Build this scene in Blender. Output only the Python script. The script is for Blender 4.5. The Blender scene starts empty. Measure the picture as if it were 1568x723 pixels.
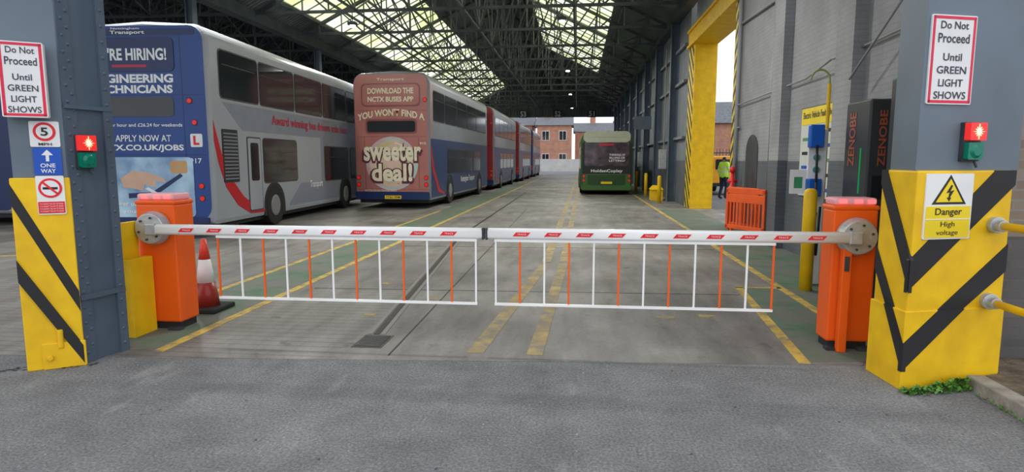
import bpy, math, random, bmesh
from mathutils import Vector, Matrix
random.seed(7)
S=bpy.context.scene
try:
    S.view_settings.view_transform='Standard'
except Exception as e: print(e)
C=bpy.context.collection
Z=Vector((0,0,1))
# ---------------------------------------------------------------- materials
def mat(name,col,rough=.6,metal=0,ns=0,na=0.2,bump=0,bs=None,emit=0,spec=.4,col2=None,det=6):
    m=bpy.data.materials.new(name); m.use_nodes=True
    nt=m.node_tree; b=nt.nodes['Principled BSDF']; L=nt.links.new
    b.inputs['Roughness'].default_value=rough; b.inputs['Metallic'].default_value=metal
    b.inputs['Specular IOR Level'].default_value=spec
    c=(*col,1); b.inputs['Base Color'].default_value=c
    tc=nt.nodes.new('ShaderNodeTexCoord')
    n=nt.nodes.new('ShaderNodeTexNoise'); n.inputs['Scale'].default_value=ns or 3; n.inputs['Detail'].default_value=det
    L(tc.outputs['Object'],n.inputs['Vector'])
    r=nt.nodes.new('ShaderNodeValToRGB'); L(n.outputs['Fac'],r.inputs[0])
    if not ns: na=.06
    r.color_ramp.elements[0].position=.32; r.color_ramp.elements[1].position=.68
    lo=col2 if col2 else [v*(1-na) for v in col]
    r.color_ramp.elements[0].color=(*lo,1); r.color_ramp.elements[1].color=(*[min(1,v*(1+na)) for v in col],1)
    L(r.outputs[0],b.inputs['Base Color'])
    if bump:
        n2=nt.nodes.new('ShaderNodeTexNoise'); n2.inputs['Scale'].default_value=bs or ns*4; n2.inputs['Detail'].default_value=4
        L(tc.outputs['Object'],n2.inputs['Vector'])
        bp=nt.nodes.new('ShaderNodeBump'); bp.inputs['Strength'].default_value=bump; bp.inputs['Distance'].default_value=.02
        L(n2.outputs['Fac'],bp.inputs['Height']); L(bp.outputs[0],b.inputs['Normal'])
    if emit:
        b.inputs['Emission Color'].default_value=c; b.inputs['Emission Strength'].default_value=emit
    return m
def math_node(nt,op,a,b=None):
    n=nt.nodes.new('ShaderNodeMath'); n.operation=op
    for i,v in enumerate((a,b)):
        if v is None: continue
        if isinstance(v,(int,float)): n.inputs[i].default_value=v
        else: nt.links.new(v,n.inputs[i])
    return n.outputs[0]
def noise_ramp(nt,tc,scale,detail,p0,c0,p1,c1,msc=None,rough=.5,rot=0):
    L=nt.links.new
    n=nt.nodes.new('ShaderNodeTexNoise'); n.inputs['Scale'].default_value=scale; n.inputs['Detail'].default_value=detail; n.inputs['Roughness'].default_value=rough
    if msc:
        mp=nt.nodes.new('ShaderNodeMapping'); mp.inputs['Scale'].default_value=msc; mp.inputs['Rotation'].default_value=(0,0,rot)
        L(tc.outputs['Object'],mp.inputs[0]); L(mp.outputs[0],n.inputs['Vector'])
    else: L(tc.outputs['Object'],n.inputs['Vector'])
    r=nt.nodes.new('ShaderNodeValToRGB'); L(n.outputs['Fac'],r.inputs[0])
    g=lambda c:(c,c,c,1) if isinstance(c,(int,float)) else (*c,1)
    r.color_ramp.elements[0].position=p0;r.color_ramp.elements[0].color=g(c0)
    r.color_ramp.elements[1].position=p1;r.color_ramp.elements[1].color=g(c1)
    return r.outputs[0]
def mixc(nt,fac,a,b,mode='MIX'):
    mx=nt.nodes.new('ShaderNodeMix'); mx.data_type='RGBA'; mx.blend_type=mode
    for i,v in((0,fac),(6,a),(7,b)):
        if isinstance(v,(int,float)): mx.inputs[i].default_value=v
        elif isinstance(v,tuple): mx.inputs[i].default_value=(*v,1)
        else: nt.links.new(v,mx.inputs[i])
    return mx.outputs[2]
def asphalt():
    m=mat('asphalt',(.205,.207,.213),.92,ns=.7,na=.14,bump=.5,bs=70,spec=.15); nt=m.node_tree;L=nt.links.new
    b=nt.nodes['Principled BSDF']; tc=[n for n in nt.nodes if n.type=='TEX_COORD'][0]
    for x in nt.nodes:
        if x.type=='BUMP': x.inputs['Distance'].default_value=.006
    base=b.inputs['Base Color'].links[0].from_socket
    c=mixc(nt,1.,base,noise_ramp(nt,tc,60,6,.38,.62,.66,1.38,rough=.7),'MULTIPLY')
    c=mixc(nt,1.,c,noise_ramp(nt,tc,2.6,8,.35,.84,.65,1.12,rough=.6),'MULTIPLY')
    c=mixc(nt,noise_ramp(nt,tc,38,2,.715,0,.74,.75),c,(.5,.49,.46))
    c=mixc(nt,noise_ramp(nt,tc,1.6,9,.58,0,.8,.55,(2.2,.6,1),.65,.4),c,(.42,.42,.41))
    L(c,b.inputs['Base Color']); return m
def concrete():
    m=mat('floor_concrete',(.225,.218,.204),.6,ns=.55,na=.2,bump=.05,bs=40,spec=.35,col2=(.125,.12,.113),det=9); nt=m.node_tree;L=nt.links.new
    b=nt.nodes['Principled BSDF']; tc=[n for n in nt.nodes if n.type=='TEX_COORD'][0]
    base=b.inputs['Base Color'].links[0].from_socket
    sx=nt.nodes.new('ShaderNodeSeparateXYZ'); L(tc.outputs['Object'],sx.inputs[0])
    fr=math_node(nt,'FRACT',math_node(nt,'MULTIPLY',sx.outputs[1],8.))
    rib=math_node(nt,'MULTIPLY',math_node(nt,'LESS_THAN',fr,.2),math_node(nt,'LESS_THAN',sx.outputs[0],-1.9))
    rib=math_node(nt,'MULTIPLY',rib,.28)
    c=mixc(nt,1.,base,noise_ramp(nt,tc,2.4,12,.3,.66,.72,1.32,(1.6,.4,1),.6),'MULTIPLY')
    c=mixc(nt,1.,c,noise_ramp(nt,tc,30,5,.3,.85,.7,1.12,rough=.7),'MULTIPLY')
    c=mixc(nt,noise_ramp(nt,tc,3.5,3,.66,0,.72,.55),c,(.07,.065,.06))
    c=mixc(nt,rib,c,(.03,.03,.03))
    L(c,b.inputs['Base Color']); return m
def worn(name,col,thr=.42,scale=5,under=(.17,.165,.155)):
    m=mat(name,col,.7,ns=3,na=.2); nt=m.node_tree;L=nt.links.new
    b=nt.nodes['Principled BSDF']; tc=[n for n in nt.nodes if n.type=='TEX_COORD'][0]
    base=b.inputs['Base Color'].links[0].from_socket
    L(mixc(nt,noise_ramp(nt,tc,scale,9,thr-.08,0,thr+.14,1,rough=.68),under,base),b.inputs['Base Color']); return m
def brick(name,c1,c2,mort,w=.225,h=.075,bump=.4,rough=.85):
    m=bpy.data.materials.new(name); m.use_nodes=True; nt=m.node_tree;L=nt.links.new
    b=nt.nodes['Principled BSDF']; b.inputs['Roughness'].default_value=rough
    tc=nt.nodes.new('ShaderNodeTexCoord'); sx=nt.nodes.new('ShaderNodeSeparateXYZ'); L(tc.outputs['Object'],sx.inputs[0])
    cx=nt.nodes.new('ShaderNodeCombineXYZ'); L(math_node(nt,'ADD',sx.outputs[0],sx.outputs[1]),cx.inputs[0]); L(sx.outputs[2],cx.inputs[1])
    t=nt.nodes.new('ShaderNodeTexBrick'); L(cx.outputs[0],t.inputs['Vector']); t.inputs['Scale'].default_value=1
    t.inputs['Brick Width'].default_value=w; t.inputs['Row Height'].default_value=h; t.inputs['Mortar Size'].default_value=.008
    t.inputs['Color1'].default_value=(*c1,1); t.inputs['Color2'].default_value=(*c2,1); t.inputs['Mortar'].default_value=(*mort,1)
    L(mixc(nt,.8,t.outputs[0],noise_ramp(nt,tc,1.5,8,.3,.68,.65,1),'MULTIPLY'),b.inputs['Base Color'])
    bp=nt.nodes.new('ShaderNodeBump'); bp.inputs['Strength'].default_value=bump; bp.inputs['Distance'].default_value=.006; bp.invert=True
    L(t.outputs['Fac'],bp.inputs['Height']); L(bp.outputs[0],b.inputs['Normal']); return m
def corr(name,col,axis,freq,rough=.6,amt=.35):
    m=mat(name,col,rough,ns=.6,na=.3); nt=m.node_tree;L=nt.links.new
    b=nt.nodes['Principled BSDF']; tc=[n for n in nt.nodes if n.type=='TEX_COORD'][0]
    sx=nt.nodes.new('ShaderNodeSeparateXYZ'); L(tc.outputs['Object'],sx.inputs[0])
    s=math_node(nt,'SINE',math_node(nt,'MULTIPLY',sx.outputs[axis],freq))
    bp=nt.nodes.new('ShaderNodeBump'); bp.inputs['Strength'].default_value=1; bp.inputs['Distance'].default_value=.03
    L(s,bp.inputs['Height']); L(bp.outputs[0],b.inputs['Normal']); return m
def chevron(name,axis,k=3.2,sgn=1):
    m=mat(name,(.85,.6,.01),.5); nt=m.node_tree;L=nt.links.new
    b=nt.nodes['Principled BSDF']; tc=[n for n in nt.nodes if n.type=='TEX_COORD'][0]
    sx=nt.nodes.new('ShaderNodeSeparateXYZ'); L(tc.outputs['Object'],sx.inputs[0])
    a=math_node(nt,'MULTIPLY',sx.outputs[axis],sgn)
    f=math_node(nt,'FRACT',math_node(nt,'MULTIPLY',math_node(nt,'ADD',a,sx.outputs[2]),k))
    g=math_node(nt,'LESS_THAN',f,.5)
    L(mixc(nt,g,(.85,.6,.01),(.02,.02,.02)),b.inputs['Base Color']); return m
def skylight_mat():
    m=bpy.data.materials.new('skylight_glazing'); m.use_nodes=True; nt=m.node_tree;L=nt.links.new
    nt.nodes.remove(nt.nodes['Principled BSDF']); out=nt.nodes['Material Output']
    tc=nt.nodes.new('ShaderNodeTexCoord')
    c=noise_ramp(nt,tc,.5,5,.32,(.84,.88,.58),.6,(1,1,.86))
    t=nt.nodes.new('ShaderNodeBsdfTranslucent'); tr=nt.nodes.new('ShaderNodeBsdfTransparent'); mx=nt.nodes.new('ShaderNodeMixShader')
    mx.inputs[0].default_value=.68; L(c,t.inputs[0]); L(c,tr.inputs[0]); L(t.outputs[0],mx.inputs[1]); L(tr.outputs[0],mx.inputs[2])
    L(mx.outputs[0],out.inputs[0]); return m
Y_=mat('safety_yellow_paint',(.88,.55,.006),.5,ns=5,na=.08,bump=.12,bs=14,col2=(.78,.46,.008))
BLK=mat('matt_black_paint',(.022,.022,.025),.6)
GRY=mat('column_grey_paint',(.085,.12,.165),.5,ns=2,na=.15,bump=.05,bs=20)
GRYL=mat('column_grey_light',(.14,.18,.225),.5,ns=1.5,na=.12)
STEEL=mat('truss_steel_paint',(.075,.088,.1),.55,ns=2,na=.3)
STEELG=mat('truss_steel_pale',(.19,.21,.22),.55,ns=2,na=.3)
ORG=mat('barrier_orange',(.93,.125,.008),.42,ns=3,na=.05)
WHT=mat('white_plastic',(.82,.83,.84),.4)
WARM=mat('barrier_arm_white',(.92,.92,.92),.35)
RED=mat('signal_red',(.78,.02,.03),.45)
GALV=mat('galvanised_steel',(.5,.52,.53),.4,metal=.5,ns=12,na=.15)
PIPE=mat('conduit_grey',(.3,.31,.32),.5)
DKM=mat('dark_grey_metal',(.045,.05,.055),.5,ns=4,na=.3)
GLASS=mat('dark_bus_glass',(.018,.022,.026),.1,spec=.5)
TYRE=mat('tyre_rubber',(.018,.018,.018),.85)
HUB=mat('wheel_hub',(.22,.22,.23),.5)
GREENP=worn('green_walkway_paint',(.075,.165,.095),.5,1.8,under=(.16,.165,.15))
YLINE=worn('yellow_line_paint',(.6,.41,.07),.42,7)
YWORN=worn('worn_yellow_line',(.42,.3,.11),.47,5,under=(.2,.185,.15))
ASP=asphalt(); CON=concrete()
WALLU=brick('painted_brick_upper',(.33,.34,.355),(.345,.355,.37),(.3,.31,.325),bump=.2,rough=.7)
WALLD=brick('painted_brick_lower',(.115,.13,.15),(.122,.138,.158),(.1,.115,.13),bump=.2,rough=.6)
WALLF=brick('painted_brick_far',(.2,.22,.24),(.21,.23,.25),(.18,.2,.22),bump=.2,rough=.7)
BRK=brick('facade_brick',(.26,.2,.16),(.36,.3,.25),(.3,.29,.27))
BRKG=brick('facade_brick_dark',(.1,.1,.105),(.15,.14,.14),(.12,.12,.12))
BRKR=brick('red_brick',(.5,.19,.11),(.62,.27,.16),(.5,.42,.36))
ROOF=corr('roof_sheet',(.13,.145,.15),1,30)
CLAD=corr('gable_cladding',(.14,.155,.17),0,35)
SKY_=skylight_mat()
SLATE=mat('slate_roof',(.13,.14,.16),.7,ns=5,na=.3)
def pm(name,col,**k): return mat(name,col,k.pop('rough',.35),**k)
# ---------------------------------------------------------------- geometry
class Acc:
    def __init__(s): s.v=[];s.f=[]
    def add(s,vs,fs):
        o=len(s.v); s.v+= [Vector(v) for v in vs]; s.f+=[[i+o for i in f] for f in fs]; return s
    def box(s,x0,x1,y0,y1,z0,z1):
        return s.add([(x0,y0,z0),(x1,y0,z0),(x1,y1,z0),(x0,y1,z0),(x0,y0,z1),(x1,y0,z1),(x1,y1,z1),(x0,y1,z1)],
          [(3,2,1,0),(4,5,6,7),(0,1,5,4),(1,2,6,5),(2,3,7,6),(3,0,4,7)])
    def beam(s,p0,p1,w,h=None):
        p0=Vector(p0);p1=Vector(p1);h=h or w;d=(p1-p0).normalized()
        up=Z if abs(d.z)<.95 else Vector((0,1,0)); r=d.cross(up).normalized(); u=r.cross(d)
        r=r*w/2;u=u*h/2
        return s.add([p0-r-u,p0+r-u,p0+r+u,p0-r+u,p1-r-u,p1+r-u,p1+r+u,p1-r+u],
          [(0,1,2,3),(7,6,5,4),(4,5,1,0),(5,6,2,1),(6,7,3,2),(7,4,0,3)])
    def cyl(s,p0,p1,r,r2=None,n=20):
        p0=Vector(p0);p1=Vector(p1);r2=r if r2 is None else r2;d=(p1-p0).normalized()
        up=Z if abs(d.z)<.95 else Vector((0,1,0)); a=d.cross(up).normalized(); b=a.cross(d)
        vs=[];
        for p,q in((p0,r),(p1,r2)):
            for i in range(n):
                t=2*math.pi*i/n; vs.append(p+a*q*math.cos(t)+b*q*math.sin(t))
        fs=[(i,(i+1)%n,n+(i+1)%n,n+i)[::-1] for i in range(n)]+[tuple(range(n)),tuple(range(2*n-1,n-1,-1))]
        return s.add(vs,fs)
    def path(s,pts,r,n=12):
        for a,b in zip(pts[:-1],pts[1:]): s.cyl(a,b,r,n=n)
        return s
    def lathe(s,prof,c,n=24):
        vs=[];fs=[]
        for r,z in prof:
            for i in range(n):
                t=2*math.pi*i/n; vs.append((c[0]+r*math.cos(t),c[1]+r*math.sin(t),c[2]+z))
        for k in range(len(prof)-1):
            for i in range(n): fs.append((k*n+i,k*n+(i+1)%n,(k+1)*n+(i+1)%n,(k+1)*n+i))
        fs.append(tuple(range((len(prof)-1)*n,len(prof)*n))); fs.append(tuple(range(n-1,-1,-1)))
        return s.add(vs,fs)
    def prism(s,P,pts,d0,d1):
        n=len(pts); A=[P(a,z,d0) for a,z in pts];B=[P(a,z,d1) for a,z in pts]
        return s.add(A+B,[tuple(range(n-1,-1,-1)),tuple(range(n,2*n))]+[(i,(i+1)%n,n+(i+1)%n,n+i) for i in range(n)])
    def poly3(s,base,z0,z1,top=None):
        n=len(base);top=top or base;return s.add([(x,y,z0) for x,y in base]+[(x,y,z1) for x,y in top],
          [tuple(range(n-1,-1,-1)),tuple(range(n,2*n))]+[(i,(i+1)%n,n+(i+1)%n,n+i) for i in range(n)])
    def done(s,name,m,parent=None,bevel=0,smooth=False,seg=2):
        me=bpy.data.meshes.new(name); me.from_pydata([tuple(v) for v in s.v],[],s.f); me.update()
        bm=bmesh.new(); bm.from_mesh(me); bmesh.ops.recalc_face_normals(bm,faces=bm.faces); bm.to_mesh(me); bm.free()
        o=bpy.data.objects.new(name,me); C.objects.link(o); me.materials.append(m)
        if parent: o.parent=parent
        if smooth:
            for p in me.polygons: p.use_smooth=len(p.vertices)<=4
        if bevel:
            b=o.modifiers.new('bevel','BEVEL'); b.width=bevel; b.segments=seg; b.limit_method='ANGLE'
        return o
def empty(name,loc=(0,0,0),rz=0):
    e=bpy.data.objects.new(name,None); e.location=loc; e.rotation_euler=(0,0,rz); e.empty_display_size=.2; C.objects.link(e); return e
def plane(o,u):
    o=Vector(o);u=Vector(u).normalized();n=u.cross(Z).normalized()
    return lambda a,z,d=0: o+u*a+Z*z+n*d
def rrect(a0,a1,z0,z1,r=.03,n=5):
    r=min(r,(a1-a0)/2.01,(z1-z0)/2.01)
    if r<=0: return [(a0,z0),(a1,z0),(a1,z1),(a0,z1)]
    o=[]
    for cx,cz,t0 in((a1-r,z0+r,-90),(a1-r,z1-r,0),(a0+r,z1-r,90),(a0+r,z0+r,180)):
        for i in range(n+1):
            t=math.radians(t0+90*i/n); o.append((cx+r*math.cos(t),cz+r*math.sin(t)))
    return o
def circ(a,z,r,n=28,r2=None):
    r2=r2 or r
    return [(a+r*math.cos(2*math.pi*i/n),z+r2*math.sin(2*math.pi*i/n)) for i in range(n)]
def panel(name,P,a0,a1,z0,z1,m,par,d0=0,d1=.01,r=.03):
    return Acc().prism(P,rrect(a0,a1,z0,z1,r),d0,d1).done(name,m,par)
def shape(name,P,pts,m,par,d0=0,d1=.01):
    return Acc().prism(P,pts,d0,d1).done(name,m,par)
def text(s,P,a0,a1,z0,z1,m,par,d=.012,bold=.012,fn=None,vert=False,name=None):
    cu=bpy.data.curves.new('lettering','FONT'); cu.body=s; cu.offset=bold; cu.resolution_u=3
    to=bpy.data.objects.new('tmp_text',cu); C.objects.link(to)
    bpy.context.view_layer.update(); dg=bpy.context.evaluated_depsgraph_get()
    me=bpy.data.meshes.new_from_object(to.evaluated_get(dg)); bpy.data.objects.remove(to)
    if not me.vertices: return
    xs=[v.co.x for v in me.vertices]; ys=[v.co.y for v in me.vertices]
    x0,x1,y0,y1=min(xs),max(xs),min(ys),max(ys)
    for v in me.vertices:
        p=(v.co.x-x0)/(x1-x0); q=(v.co.y-y0)/(y1-y0)
        if vert: p,q=1-q,p
        a=a0+(a1-a0)*p; z=z0+(z1-z0)*q
        if fn: a,z=fn(a,z,p)
        v.co=P(a,z,d)
    me.materials.clear(); me.materials.append(m)
    o=bpy.data.objects.new(name or ('lettering_'+''.join(c for c in s.lower() if c.isalnum())[:12]),me); C.objects.link(o); o.parent=par
    return o
# ---------------------------------------------------------------- ground & shell
XR=3.65; XL=-11.65; XRG=-4.0; ZE=6.8; ZR=10.6; YF=4.95; YB=66
Acc().box(-150,150,-30,200,-.2,0).done('ground',ASP)
Acc().poly3([(-27,3.9),(-4.2,4.42),(2.2,4.87),(2.3,5.05),(XR,5.05),(XR,15.4),(4.3,15.4),(4.3,20.6),(XR,20.6),(XR,YB),(-27,YB)],-.05,.004).done('floor',CON)
fm=empty('floor_marking')
A=Acc()
def strip(acc,p,q,w,z0=.004,z1=.007):
    p=Vector((*p,0));q=Vector((*q,0));d=(q-p).normalized();n=Vector((-d.y,d.x,0))*w/2
    acc.poly3([(p-n)[:2],(q-n)[:2],(q+n)[:2],(p+n)[:2]],z0,z1)
strip(A,(-3.42,4.62),(-3.2,62),.1); strip(A,(-4.3,6.4),(-4.22,19),.09)
strip(A,(1.77,4.86),(2.0,7.8),.09); strip(A,(1.95,7.8),(2.5,7.8),.07)
strip(A,(2.5,6.2),(2.55,62),.1); strip(A,(-12,8.5),(-7.5,9.6),.1)
A.done('yellow_edge_lines',YLINE,fm)
A=Acc()
for a,b in((4.85,9.3),(9.5,12.8),(13,17),(17.6,24),(25,36),(37,60)):
    f=lambda y,x0,x1,:x0+(x1-x0)*(y-4.8)/(4.5) if y<9.4 else x1+(y-9.3)*.009
    strip(A,(f(a,-.82,-.47),a),(f(b,-.82,-.47),b),.14); strip(A,(f(a,-.33,-.2),a),(f(b,-.33,-.2),b),.13)
A.done('worn_centre_lines',YWORN,fm)
A=Acc(); strip(A,(-3.88,4.7),(-3.72,40),.86,.004,.0055); strip(A,(3.07,5.1),(3.1,20),1.1,.004,.0055)
A.poly3([(1.8,4.9),(2.5,4.98),(2.5,7.75),(2.02,7.75)],.004,.0055); A.done('green_walkways',GREENP,fm)
A=Acc()
for cx,cy in((-2.1,6.0),(-1.6,6.8),(.9,6.2),(1.3,6.3),(-2.4,7.6),(.5,8.2)):
    pts=[(cx+random.uniform(.05,.12)*math.cos(t),cy+random.uniform(.03,.08)*math.sin(t)) for t in [i*math.pi/5 for i in range(10)]]; A.poly3(pts,.004,.006)
A.done('worn_paint_patches',YWORN,fm)
dr=empty('drain_channel')
A=Acc(); strip(A,(-1.79,5.3),(-2.4,12.5),.055,.004,.008); strip(A,(-2.4,12.5),(-2.5,30),.05,.004,.008); A.done('slot',BLK,dr)
A=Acc(); strip(A,(-1.85,5.3),(-2.46,12.5),.04,.004,.009); strip(A,(-1.73,5.3),(-2.34,12.5),.04,.004,.009); A.done('edge_frame',mat('drain_frame',(.2,.19,.18),.5),dr)
A=Acc()
for i in range(9): A.box(-1.86+.002,-1.64,4.93+i*.035,4.95+i*.035,.008,.014)
A.done('grate_bars',DKM,dr); Acc().box(-1.88,-1.62,4.9,5.27,.004,.008).done('grate_plate',mat('rusty_grate',(.09,.07,.05),.7),dr)
A=Acc(); strip(A,(-1.5,4.72),(-1.62,20),.015,.004,.0065); strip(A,(-3.2,7.2),(1.9,7.35),.015,.004,.0065); strip(A,(-3.2,11),(2.4,11.1),.015,.004,.0065)
A.done('expansion_joints',BLK,fm)
# walls right
w=Acc(); w.box(XR,4.3,5.1,15.4,1.55,ZE); w.box(XR,4.3,15.4,20.6,5.3,ZE); w.done('wall_right',WALLU)
Acc().box(XR,4.3,21.6,YB,1.55,ZE).done('wall_right_far',WALLF)
w=Acc(); w.box(XR-.004,4.3,5.1,15.4,0,1.55); w.box(XR-.004,4.3,21.6,YB,0,1.55); w.done('wall_right_dado',WALLD)
w=Acc()
for yy in (8.6,11.4): w.box(XR-.16,XR+.01,yy,yy+.55,1.56,ZE)
w.done('wall_right_pilasters',WALLU)
w=Acc()
for yy in (8.6,11.4): w.box(XR-.165,XR+.01,yy-.003,yy+.553,0,1.56)
w.done('wall_right_pilaster_bases',WALLD)
dj=empty('door_surround')
Acc().box(XR-.02,4.32,20.6,20.75,0,5.3).done('jamb_face',Y_,dj)
Acc().box(XR-.03,4.3,20.75,21.6,0,5.3).done('jamb_hazard_stripe',chevron('hazard_stripe_a',1,2.2,-1),dj)
Acc().box(XR-.03,4.34,15.2,15.42,0,5.3).done('near_jamb',chevron('hazard_stripe_b',1,3,1),dj)
Acc().box(XR-.06,4.34,15.2,21.6,5.2,5.75).done('lintel',Y_,dj)
A=Acc(); A.box(XR-.12,XR-.06,15.2,21.6,5.2,5.28); A.box(XR-.12,XR-.06,15.2,21.6,5.68,5.75); A.done('lintel_flanges',Y_,dj)
for i,yy in enumerate([24+4.5*k for k in range(9)]):
    c=empty('steel_column'); A=Acc(); A.box(XR-.3,XR-.27,yy-.12,yy+.12,0,ZE); A.box(XR-.04,XR,yy-.12,yy+.12,0,ZE); A.box(XR-.28,XR,yy-.015,yy+.015,0,ZE); A.done('h_section',GRY,c)
A=Acc()
for z in (2.3,4.2,5.4): A.box(XR-.12,XR-.02,22,YB,z,z+.09)
A.done('wall_right_rails',STEELG)
Acc().box(2.98,12,4.98,5.1,1.0,7.2).done('wall_front_right',BRK)
Acc().box(2.98,12,4.97,5.1,0,1.0).done('wall_front_right_base',BRKG)
Acc().box(-27.2,-27,4.5,YB,0,7).done('wall_left',CLAD)
# roofs
def zroof(X,xl,xr):
    m=(xl+xr)/2; return ZE+(ZR-ZE)*(1-abs(X-m)/((xr-xl)/2))
def roofpatch(acc,xa,xb,ya,yb,xl,xr,t=.05):
    za,zb=zroof(xa,xl,xr),zroof(xb,xl,xr)
    acc.add([(xa,ya,za),(xb,ya,zb),(xb,yb,zb),(xa,yb,za),(xa,ya,za+t),(xb,ya,zb+t),(xb,yb,zb+t),(xa,yb,za+t)],
      [(3,2,1,0),(4,5,6,7),(0,1,5,4),(1,2,6,5),(2,3,7,6),(3,0,4,7)])
R=Acc();G=Acc()
roofpatch(R,XR,1.4,YF,YB,XL,XR); roofpatch(R,1.4,-2.5,YF,10,XL,XR); roofpatch(G,1.4,-2.5,10,47,XL,XR,.02); roofpatch(R,1.4,-2.5,47,YB,XL,XR); roofpatch(R,-2.5,-4,YF,YB,XL,XR)
roofpatch(R,-4,-7.3,YF,YB,XL,XR); roofpatch(G,-7.3,-10.7,9,64,XL,XR,.02); roofpatch(R,-7.3,-10.7,YF,9,XL,XR); roofpatch(R,-7.3,-10.7,64,YB,XL,XR); roofpatch(R,-10.7,XL,YF,YB,XL,XR)
X2=XL-15.3
roofpatch(R,XL,(X2+XL)/2,YF,YB,X2,XL); roofpatch(R,(X2+XL)/2,X2,YF,YB,X2,XL)
R.done('ceiling',ROOF); sk=empty('window_1'); G.done('skylight_glazing',SKY_,sk)
A=Acc()
for xl,xr in((XL,XR),(X2,XL)):
    for i in range(17):
        X=xl+(xr-xl)*i/16; z=zroof(X,xl,xr)-.07; A.box(X-.03,X+.03,YF,YB,z-.06,z+.04)
A.done('ceiling_purlins',STEEL)
A=Acc()
for k in range(56):
    yy=9+k; A.beam((-7.3,yy,zroof(-7.3,XL,XR)-.03),(-10.7,yy,zroof(-10.7,XL,XR)-.03),.04)
for k in range(38):
    yy=10+k; A.beam((1.4,yy,zroof(1.4,XL,XR)-.03),(-2.5,yy,zroof(-2.5,XL,XR)-.03),.04)
A.done('glazing_bars',STEELG,sk)
def truss(acc,acc2,y,xl,xr):
    n=8; m=(xl+xr)/2; top=[];bot=[]
    for i in range(2*n+1):
        X=xl+(xr-xl)*i/(2*n); top.append(Vector((X,y,zroof(X,xl,xr)-.16))); bot.append(Vector((X,y,ZE-.05+.0)))
    acc.beam(top[0],top[n],.09,.12);acc.beam(top[n],top[-1],.09,.12);acc.beam(bot[0],bot[-1],.08,.1)
    for i in range(1,2*n): 
        (acc if i%2 else acc2).beam(top[i],bot[i],.045)
    for i in range(2*n):
        if i<n: acc.beam(bot[i+1] if i>0 else top[1],top[i] if i>0 else bot[1],.055)
        else: acc.beam(bot[i],top[i+1],.055)
for xl,xr in((XL,XR),(X2,XL)):
    T=Acc();T2=Acc(); ys=[7+3.7*k for k in range(16)]
    for y in ys: truss(T,T2,y,xl,xr)
    m=(xl+xr)/2
    for X in (m,m-3.8,m+3.8):
        zt=zroof(X,xl,xr)-.2
        for a,b in zip(ys[:-1],ys[1:]):
            T2.beam((X,a,ZE),(X,b,zt),.045);T2.beam((X,a,zt),(X,b,ZE),.045)
        T.beam((X,ys[0],ZE-.05),(X,ys[-1],ZE-.05),.07)
    tr=empty('roof_truss'); T.done('main_members',STEEL,tr); T2.done('bracing_members',STEELG,tr)
A=Acc(); A.box(XL-.2,XL+.2,YF,YB,ZE-.35,ZE+.05); A.box(XR-.3,XR+.02,YF,YB,ZE-.3,ZE+.05); A.done('eaves_beam',STEEL)
for k in range(7):
    yy=9+9.25*k; c=empty('roof_column'); A=Acc(); A.box(XL-.12,XL-.09,yy-.12,yy+.12,0,ZE-.35);A.box(XL+.09,XL+.12,yy-.12,yy+.12,0,ZE-.35);A.box(XL-.1,XL+.1,yy-.015,yy+.015,0,ZE-.35);A.done('h_section',GRY,c)
for nm,y0,y1 in(('gable_front',YF-.15,YF),('gable_rear',YB,YB+.15)):
    A=Acc()
    zb=ZE+.2 if 'front' in nm else 6.0
    for xl,xr in((XL,XR+.3),(X2,XL)):
        Pp=plane((0,y1,0),(1,0,0)); A.prism(Pp,[(xl,zb),(xr,zb),(xr,ZE+.2),((xl+xr)/2,ZR+.1),(xl,ZE+.2)],0,.15)
    A.done('wall_'+nm,CLAD)
Acc().box(-27,-12,YB,YB+.2,0,6).done('wall_rear_left',CLAD)
for i,(X,t) in enumerate(((-6.2,'53'),(-2.6,'52'),(.9,'51'))):
    e=empty('bay_number_sign'); P=plane((X,YB-.3,0),(1,0,0)); panel('board',P,0,.9,5.95,6.7,DKM,e,0,.05,.02); text(t,P,.15,.75,6.05,6.6,WHT,e,.06,.02)
LMP=mat('fill_lamp_glow',(1,.95,.82),.5,emit=9)
for k,(X,y) in enumerate([(-8,12),(-8,22),(-8,34),(-8,46),(-8,58),(-.6,12),(-.6,22),(-.6,34),(-.6,46),(-.6,58),(-16,14),(-16,28)]):  # a few far lamps exist; most are added to brighten the depot
    e=empty('ceiling_fill_lamp',(X,y,6.3)); A=Acc(); A.box(-.14,.14,-.14,.14,0,.12); A.cyl((0,0,.12),(0,0,.5),.015); A.done('housing',DKM,e,.01)
    Acc().cyl((0,0,-.05),(0,0,0),.1).done('lens',LMP,e)
    l=bpy.data.lights.new('added_fill_light','AREA'); l.shape='DISK'; l.size=.5; l.energy=260; l.color=(1,.97,.92)  # strong disk light added as interior fill
    o=bpy.data.objects.new('added_fill_light',l); o.location=(0,0,-.08); C.objects.link(o); o.parent=e
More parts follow.
